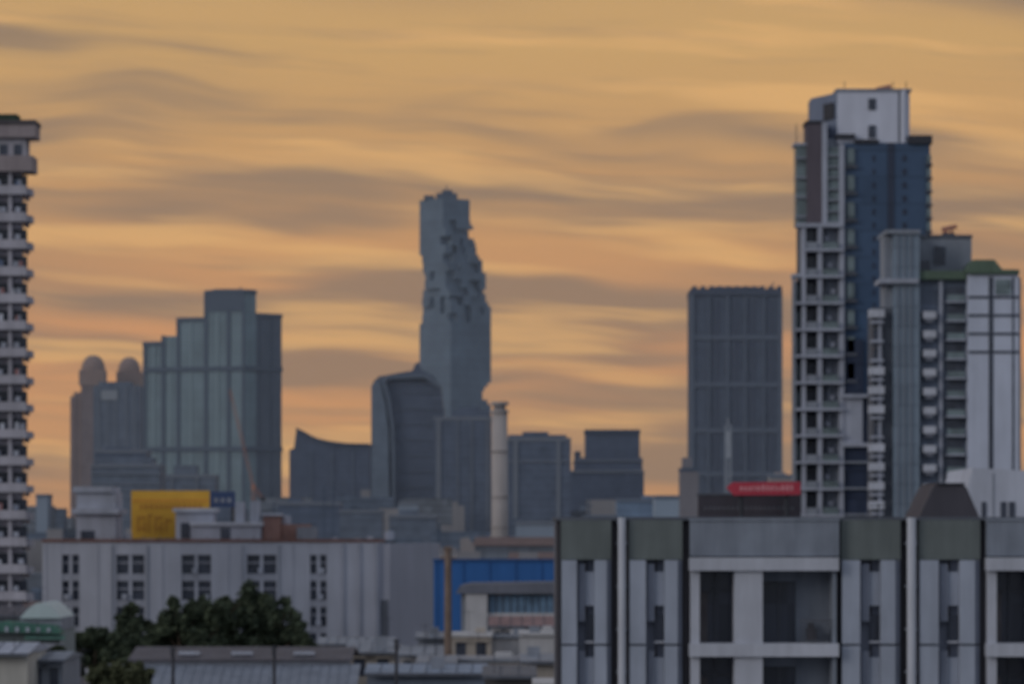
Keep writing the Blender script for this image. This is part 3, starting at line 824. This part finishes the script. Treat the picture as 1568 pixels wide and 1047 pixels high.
def balcony(x0, x1):
    W = x1-x0
    b.bx("parapet", PARA, x0+4, x1, 796.3, 851, -0.25, 0.5)
    b.bx("parapet_coping", PARA, x0+3, x1+1, 793, 797, -0.3, 0.6)
    for f in range(0,7):
        ys = 853+f*FL
        b.bx("slab", SLB, x0+3, x1-1, ys, ys+20, -0.45, 2.3)
        t, bt = ys+20, ys+FL
        b.bx("side_wall", SLB, x0+5, x0+19, t, bt, -0.2, 2.2)
        b.bx("front_pillar", SLB, x0+72, x0+115, t, bt, -0.3, 2.2)
        b.bx("right_wall", PARA, x1-10, x1-4, t, bt, -0.2, 2.2)
        b.bx("back_wall", PARA, x0+170, x1-9, t, bt, 1.2, 2.25)
        b.bx("glass_door", DARKWIN, x0+21, x0+71, t+2, bt, 1.2, 1.4)
        b.bx("glass_door", DARKWIN, x0+119, x0+169, t+18, bt, 1.15, 1.35)
        b.bx("door_head", PARA, x0+115, x0+170, t, t+17, 1.0, 1.5)
        b.bx("door_frame", RAIL, x0+44, x0+46.5, t+2, bt, 1.1, 1.3); b.bx("door_frame", RAIL, x0+143, x0+145.5, t+18, bt, 1.1, 1.3)
        b.bx("door_frame_top", RAIL, x0+20, x0+72, t+30, t+33, 1.12, 1.3)
        b.bx("curtain", CURT, x0+23, x0+34, t+34, bt, 1.15, 1.19)
        b.bx("rail_top", RAIL, x0+172, x1-10, bt-36, bt-33, -0.1, 0)
        b.bx("rail_bottom", RAIL, x0+172, x1-10, bt-4, bt-2, -0.1, 0)
        for i in range(9): b.bx("rail_bar", RAIL, x0+174+i*5, x0+175+i*5, bt-33, bt-4, -0.08, -0.02)
        if f: b.bx("ac_unit", PL1, x0+196, x0+214, bt-24, bt-4, 0.4, 1.1)
        else: b.bx("chair", GAP, x0+186, x0+200, bt-22, bt-2, 0.4, 1.0); b.bx("chair", GAP, x0+188, x0+198, bt-30, bt-21.5, 0.9, 1.0)
gap(852, 858); panel_bay(858, 937); gap(937, 945); pipe(946, 958); gap(957.5, 962)
panel_bay(962, 1046); gap(1046, 1056); balcony(1052, 1284); gap(1281, 1288)
panel_bay(1287, 1380); gap(1380, 1388); pipe(1388, 1402); gap(1401.5, 1406)
panel_bay(1406, 1502); gap(1502, 1512); balcony(1506, 1740)
b.bx("end_wall", PL1, 1740, 1752, 796, None, 0, 2.5)
b.done()
b = B("television_aerial", 131, 1345)
px=1345
b.beam("pole", BLACK, (b.X(px),0,b.Z(806)), b.P(px,770), 0.02)
b.beam("boom", BLACK, b.P(px-14,774), b.P(px+14,772), 0.012)
for i in range(6): b.beam("element", BLACK, b.P(px-12+i*5,774,-.25), b.P(px-12+i*5,774,.25), 0.008)
b.done()

# ================================================================ TREES
def leafmat(name, c0, c1):
    m, nt, p = newmat(name); N=nt.nodes; L=nt.links
    g = N.new("ShaderNodeNewGeometry"); tc = N.new("ShaderNodeTexCoord")
    n = N.new("ShaderNodeTexNoise"); n.inputs["Scale"].default_value=0.7; n.inputs["Detail"].default_value=3
    L.new(tc.outputs["Object"], n.inputs["Vector"])
    a = N.new("ShaderNodeMath"); a.operation='ADD'; L.new(n.outputs["Fac"], a.inputs[0])
    mlt = N.new("ShaderNodeMath"); mlt.operation='MULTIPLY_ADD'; mlt.inputs[1].default_value=.35; mlt.inputs[2].default_value=-.17
    L.new(g.outputs["Random Per Island"], mlt.inputs[0]); L.new(mlt.outputs[0], a.inputs[1])
    r = N.new("ShaderNodeValToRGB"); r.color_ramp.elements[0].position=.35; r.color_ramp.elements[1].position=.7
    r.color_ramp.elements[0].color=(*c0,1); r.color_ramp.elements[1].color=(*c1,1)
    L.new(a.outputs[0], r.inputs[0]); L.new(r.outputs[0], p.inputs["Base Color"])
    p.inputs["Roughness"].default_value=.8; p.inputs["Specular IOR Level"].default_value=.15
    return m
LEAF = leafmat("foliage", (0.05,0.066,0.045), (0.11,0.135,0.085))
LEAF2 = leafmat("foliage_olive", (0.07,0.08,0.045), (0.14,0.15,0.085))
BARK = M("bark",(70,60,52),0.95,0.3,2)
def tree(d, px, clumps, leaf=LEAF, seed=1, n=700, ls=0.3):
    R = random.Random(seed)
    b = B("broadleaf_tree", d, px)
    lowest = max(c[1]+c[2] for c in clumps)
    fork = Vector((b.X(px), 0, b.Z(lowest)-1.0)); fork.z = max(fork.z, 3)
    b.beam("trunk", BARK, (b.X(px)+.2,0,0), fork, 0.42, 10, 0.28)
    V=[];Fc=[]
    for (cx,cy,cr) in clumps:
        rr = cr*b.s*1.12; cpos = Vector((b.X(cx), R.uniform(-1.5,1.5), b.Z(cy)))
        mid = (fork+cpos)/2+Vector((R.uniform(-.4,.4),R.uniform(-.4,.4),R.uniform(-.6,.2)))
        b.beam("limb", BARK, fork, mid, 0.2, 6, 0.13); b.beam("limb", BARK, mid, cpos, 0.13, 6, 0.04)
        for q in range(5):
            sub = cpos+Vector((R.gauss(0,.5),R.gauss(0,.5),R.gauss(0,.4)))*rr
            b.beam("twig", BARK, cpos, sub, 0.05, 4, 0.015)
        subs=[]
        for q in range(14):
            v = Vector((R.gauss(0,1),R.gauss(0,1),R.gauss(0,.8))).normalized()*rr*R.uniform(.3,1.1)
            subs.append((cpos+v, rr*R.uniform(.25,.5)))
        for q in range(n):
            c0, r0 = R.choice(subs)
            v = Vector((R.gauss(0,1),R.gauss(0,1),R.gauss(0,1))).normalized()*r0*(R.random()**.4)*R.choice((1,1,1,1.25))
            c = c0+v
            a = Vector((R.gauss(0,1),R.gauss(0,1),R.gauss(0,1))).normalized()
            t = a.orthogonal().normalized(); u = a.cross(t)
            k = ls*R.uniform(.6,1.3); o=len(V)
            V += [tuple(c+t*k), tuple(c+u*k*.5), tuple(c-t*k), tuple(c-u*k*.5)]
            Fc.append((o,o+1,o+2,o+3))
    me = bpy.data.meshes.new("foliage"); me.from_pydata(V,[],Fc); me.materials.append(leaf)
    o = bpy.data.objects.new("foliage", me); scene.collection.objects.link(o); o.parent=b.root
    b.done()
tree(330, 385, [(385,922,22),(350,940,26),(415,938,24),(430,958,26),(395,962,32),(355,965,30),(455,970,16),(382,910,10),(420,985,28),(345,990,25),(340,920,9),(465,985,12),(385,990,28),(475,995,12),(440,995,20)], seed=2, n=1200)
tree(325, 280, [(270,940,18),(295,936,16),(250,960,18),(285,960,28),(315,952,24),(255,985,24),(310,985,28),(236,978,10),(330,942,18)], seed=3, n=1200)
tree(300, 150, [(150,978,14),(120,990,18),(175,988,18),(145,1004,26),(190,1008,24),(115,1018,22),(205,992,14),(225,996,12)], seed=4, n=1100)
tree(345, 200, [(200,934,8),(195,952,14),(215,957,12),(200,978,20),(180,975,10)], seed=5, n=1000)
tree(215, 190, [(180,1034,20),(215,1030,16),(155,1044,20),(205,1050,26),(170,1060,30)], LEAF2, seed=6, n=1300, ls=.22)
tree(260, 85, [(88,996,9),(80,1010,18),(98,1022,20)], seed=8, n=1000, ls=.25)

# ================================================================ GROUND
gm, nt, p = newmat("city_ground"); N=nt.nodes; L=nt.links
tc=N.new("ShaderNodeTexCoord"); n=N.new("ShaderNodeTexNoise"); n.inputs["Scale"].default_value=.02; n.inputs["Detail"].default_value=8
L.new(tc.outputs["Object"], n.inputs["Vector"]); r=N.new("ShaderNodeValToRGB")
r.color_ramp.elements[0].color=(.05,.055,.05,1); r.color_ramp.elements[1].color=(.15,.14,.13,1)
L.new(n.outputs["Fac"], r.inputs[0]); L.new(r.outputs[0], p.inputs["Base Color"]); p.inputs["Roughness"].default_value=.95
me=bpy.data.meshes.new("ground"); S=30000
me.from_pydata([(-S,-S,0),(S,-S,0),(S,S,0),(-S,S,0)],[],[(0,1,2,3)]); me.materials.append(gm)
scene.collection.objects.link(bpy.data.objects.new("ground", me))
rb=B("street",105,784)
AS=M("asphalt",(58,58,60),.9,.15,.3)
rb.box("carriageway",AS,-150,150,-4,4,0.0,0.006)
rb.box("kerb",CONC,-150,150,4.0,6.5,0,0.13); rb.box("kerb",CONC,-150,150,-6.5,-4.0,0,0.13)
for i in range(40): rb.box("lane_mark",WHITE,-148+i*7.5,-145+i*7.5,-0.07,0.07,0.007,0.011)
rb.done()

# ---- real aerial haze over the distant city (homogeneous scattering air)
hm = bpy.data.materials.new("evening_haze"); hm.use_nodes=True; nt=hm.node_tree; nt.nodes.clear()
ho=nt.nodes.new("ShaderNodeOutputMaterial"); hv=nt.nodes.new("ShaderNodeVolumeScatter")
hv.inputs["Color"].default_value=(0.74,0.84,1.0,1); hv.inputs["Density"].default_value=7.5e-5; hv.inputs["Anisotropy"].default_value=0.0
nt.links.new(hv.outputs[0], ho.inputs["Volume"])
me=bpy.data.meshes.new("atmospheric_haze")
x0,x1,y0,y1,z0,z1=-5000,5000,700,4600,0.5,1800
me.from_pydata([(x0,y0,z0),(x1,y0,z0),(x1,y1,z0),(x0,y1,z0),(x0,y0,z1),(x1,y0,z1),(x1,y1,z1),(x0,y1,z1)],[],
  [(0,1,5,4),(1,2,6,5),(2,3,7,6),(3,0,4,7),(4,5,6,7),(3,2,1,0)])
me.materials.append(hm); scene.collection.objects.link(bpy.data.objects.new("atmospheric_haze", me))

# ================================================================ WORLD
KEY_AZ = math.radians(235)
KEY_EL = math.radians(18)
w = bpy.data.worlds.new("World"); scene.world = w; w.use_nodes = True
nt = w.node_tree; N=nt.nodes; L=nt.links; N.clear()
out=N.new("ShaderNodeOutputWorld"); bg=N.new("ShaderNodeBackground"); L.new(bg.outputs[0], out.inputs[0])
sky=N.new("ShaderNodeTexSky"); sky.sky_type='NISHITA'; sky.sun_disc=False
sky.sun_elevation=KEY_EL; sky.sun_rotation=KEY_AZ
tc=N.new("ShaderNodeTexCoord"); sp=N.new("ShaderNodeSeparateXYZ"); L.new(tc.outputs["Generated"], sp.inputs[0])
def mth(op,*a, clamp=False):
    x=N.new("ShaderNodeMath"); x.operation=op; x.use_clamp=clamp
    for i,v in enumerate(a):
        if isinstance(v,(int,float)): x.inputs[i].default_value=v
        else: L.new(v,x.inputs[i])
    return x.outputs[0]
def sstep(v,a,b_,c=0.0,d=1.0):
    x=N.new("ShaderNodeMapRange"); x.interpolation_type='SMOOTHSTEP'
    L.new(v,x.inputs[0]); x.inputs[1].default_value=a; x.inputs[2].default_value=b_; x.inputs[3].default_value=c; x.inputs[4].default_value=d
    return x.outputs[0]
def mix(f,a,b_,bt='MIX'):
    x=N.new("ShaderNodeMix"); x.data_type='RGBA'; x.blend_type=bt
    for s_,v in ((0,f),(6,a),(7,b_)):
        if isinstance(v,(int,float)): x.inputs[s_].default_value=v
        elif isinstance(v,tuple): x.inputs[s_].default_value=(*v,1)
        else: L.new(v,x.inputs[s_])
    return x.outputs[2]
X,Y,Z=sp.outputs
def noise_(sx,sz,tilt,seed,detail=5,rough=.55,dist=0.0, warp=None):
    c=N.new("ShaderNodeCombineXYZ")
    L.new(mth('MULTIPLY',X,sx),c.inputs[0]); 
    zz=mth('MULTIPLY',mth('ADD',Z,mth('MULTIPLY',X,tilt)),sz)
    if warp is not None: zz=mth('ADD',zz,warp)
    L.new(zz,c.inputs[2]); c.inputs[1].default_value=seed
    n=N.new("ShaderNodeTexNoise"); n.inputs["Scale"].default_value=1; n.inputs["Detail"].default_value=detail
    n.inputs["Roughness"].default_value=rough; n.inputs["Distortion"].default_value=dist
    L.new(c.outputs[0],n.inputs["Vector"]); return n.outputs["Fac"]
warp=mth('MULTIPLY',noise_(11,22,0,9.1,2),1.2)
nA=noise_(9,100,0.05,3.3,3,.5,.15,warp)
nB=noise_(5.5,62,0.06,4.7,3,.5,.12,warp)
nC=noise_(15,220,0.05,7.7,3,.5,.1,warp)
nE=noise_(4,30,0.06,5.5,2,.5,.0)
ramp=N.new("ShaderNodeValToRGB"); cr=ramp.color_ramp
el=mth('DIVIDE',Z,0.16,clamp=True); L.new(el,ramp.inputs[0])
stops=[(0.0,(178,132,94)),(0.14,(200,148,98)),(0.35,(206,148,98)),(0.6,(200,152,98)),(0.85,(206,164,102)),(1.0,(202,162,104))]
while len(cr.elements)<len(stops): cr.elements.new(.5)
for e,(pos,c) in zip(cr.elements,stops): e.position=pos; e.color=(*[s2l(v)*1.05 for v in c],1)
base=ramp.outputs[0]
dk3=mth('MULTIPLY',sstep(nE,.42,.66),.5)
col=mix(dk3,base,tuple(s2l(v) for v in (160,130,102)))
dk=mth('MULTIPLY',sstep(nB,.44,.64),.8)
col=mix(dk,col,tuple(s2l(v) for v in (142,120,100)))
br=mth('MULTIPLY',sstep(nA,.5,.7),.65)
col=mix(br,col,tuple(s2l(v) for v in (238,186,116)))
dk2=mth('MULTIPLY',sstep(nC,.52,.75),.35)
col=mix(dk2,col,tuple(s2l(v) for v in (150,124,100)))
nD=noise_(3,5,0,2.2,5)
rear=mix(nD,(0.30,0.335,0.40),(0.40,0.43,0.495))
nis=N.new("ShaderNodeVectorMath"); nis.operation='SCALE'; L.new(sky.outputs[0],nis.inputs[0]); nis.inputs["Scale"].default_value=0.05
rear=mix(0.15,rear,nis.outputs[0])
wf=mth('MULTIPLY',sstep(Y,.35,.85),sstep(Z,.2,.5,1.0,0.0))
fin=mix(wf,rear,col)
L.new(fin,bg.inputs[0]); bg.inputs[1].default_value=1.0

sl=bpy.data.lights.new("bright_sky_lamp",'SUN'); sl.energy=0.55; sl.angle=math.radians(24); sl.color=(1.0,.95,.9)  # added soft lamp standing in for bright sky behind left; sunset lies ahead
so=bpy.data.objects.new("bright_sky_lamp",sl); scene.collection.objects.link(so)
sd=Vector((math.sin(KEY_AZ)*math.cos(KEY_EL), math.cos(KEY_AZ)*math.cos(KEY_EL), math.sin(KEY_EL)))
so.rotation_euler=sd.to_track_quat('Z','Y').to_euler(); so.location=(-100,-100,80)

# ================================================================ CAMERA
cam=bpy.data.cameras.new("camera"); co=bpy.data.objects.new("camera",cam); scene.collection.objects.link(co)
co.location=(0,0,CAMH); co.rotation_euler=(math.radians(90),0,0)
cam.sensor_width=36; cam.lens=36*F/1568.0; cam.shift_y=(HZ-523.5)/1568.0
cam.clip_start=1; cam.clip_end=60000
cam.dof.use_dof=True; cam.dof.focus_distance=20; cam.dof.aperture_fstop=(cam.lens/1000)/0.029
scene.camera=co
scene.view_settings.view_transform='Standard'; scene.view_settings.look='None'; scene.view_settings.exposure=0
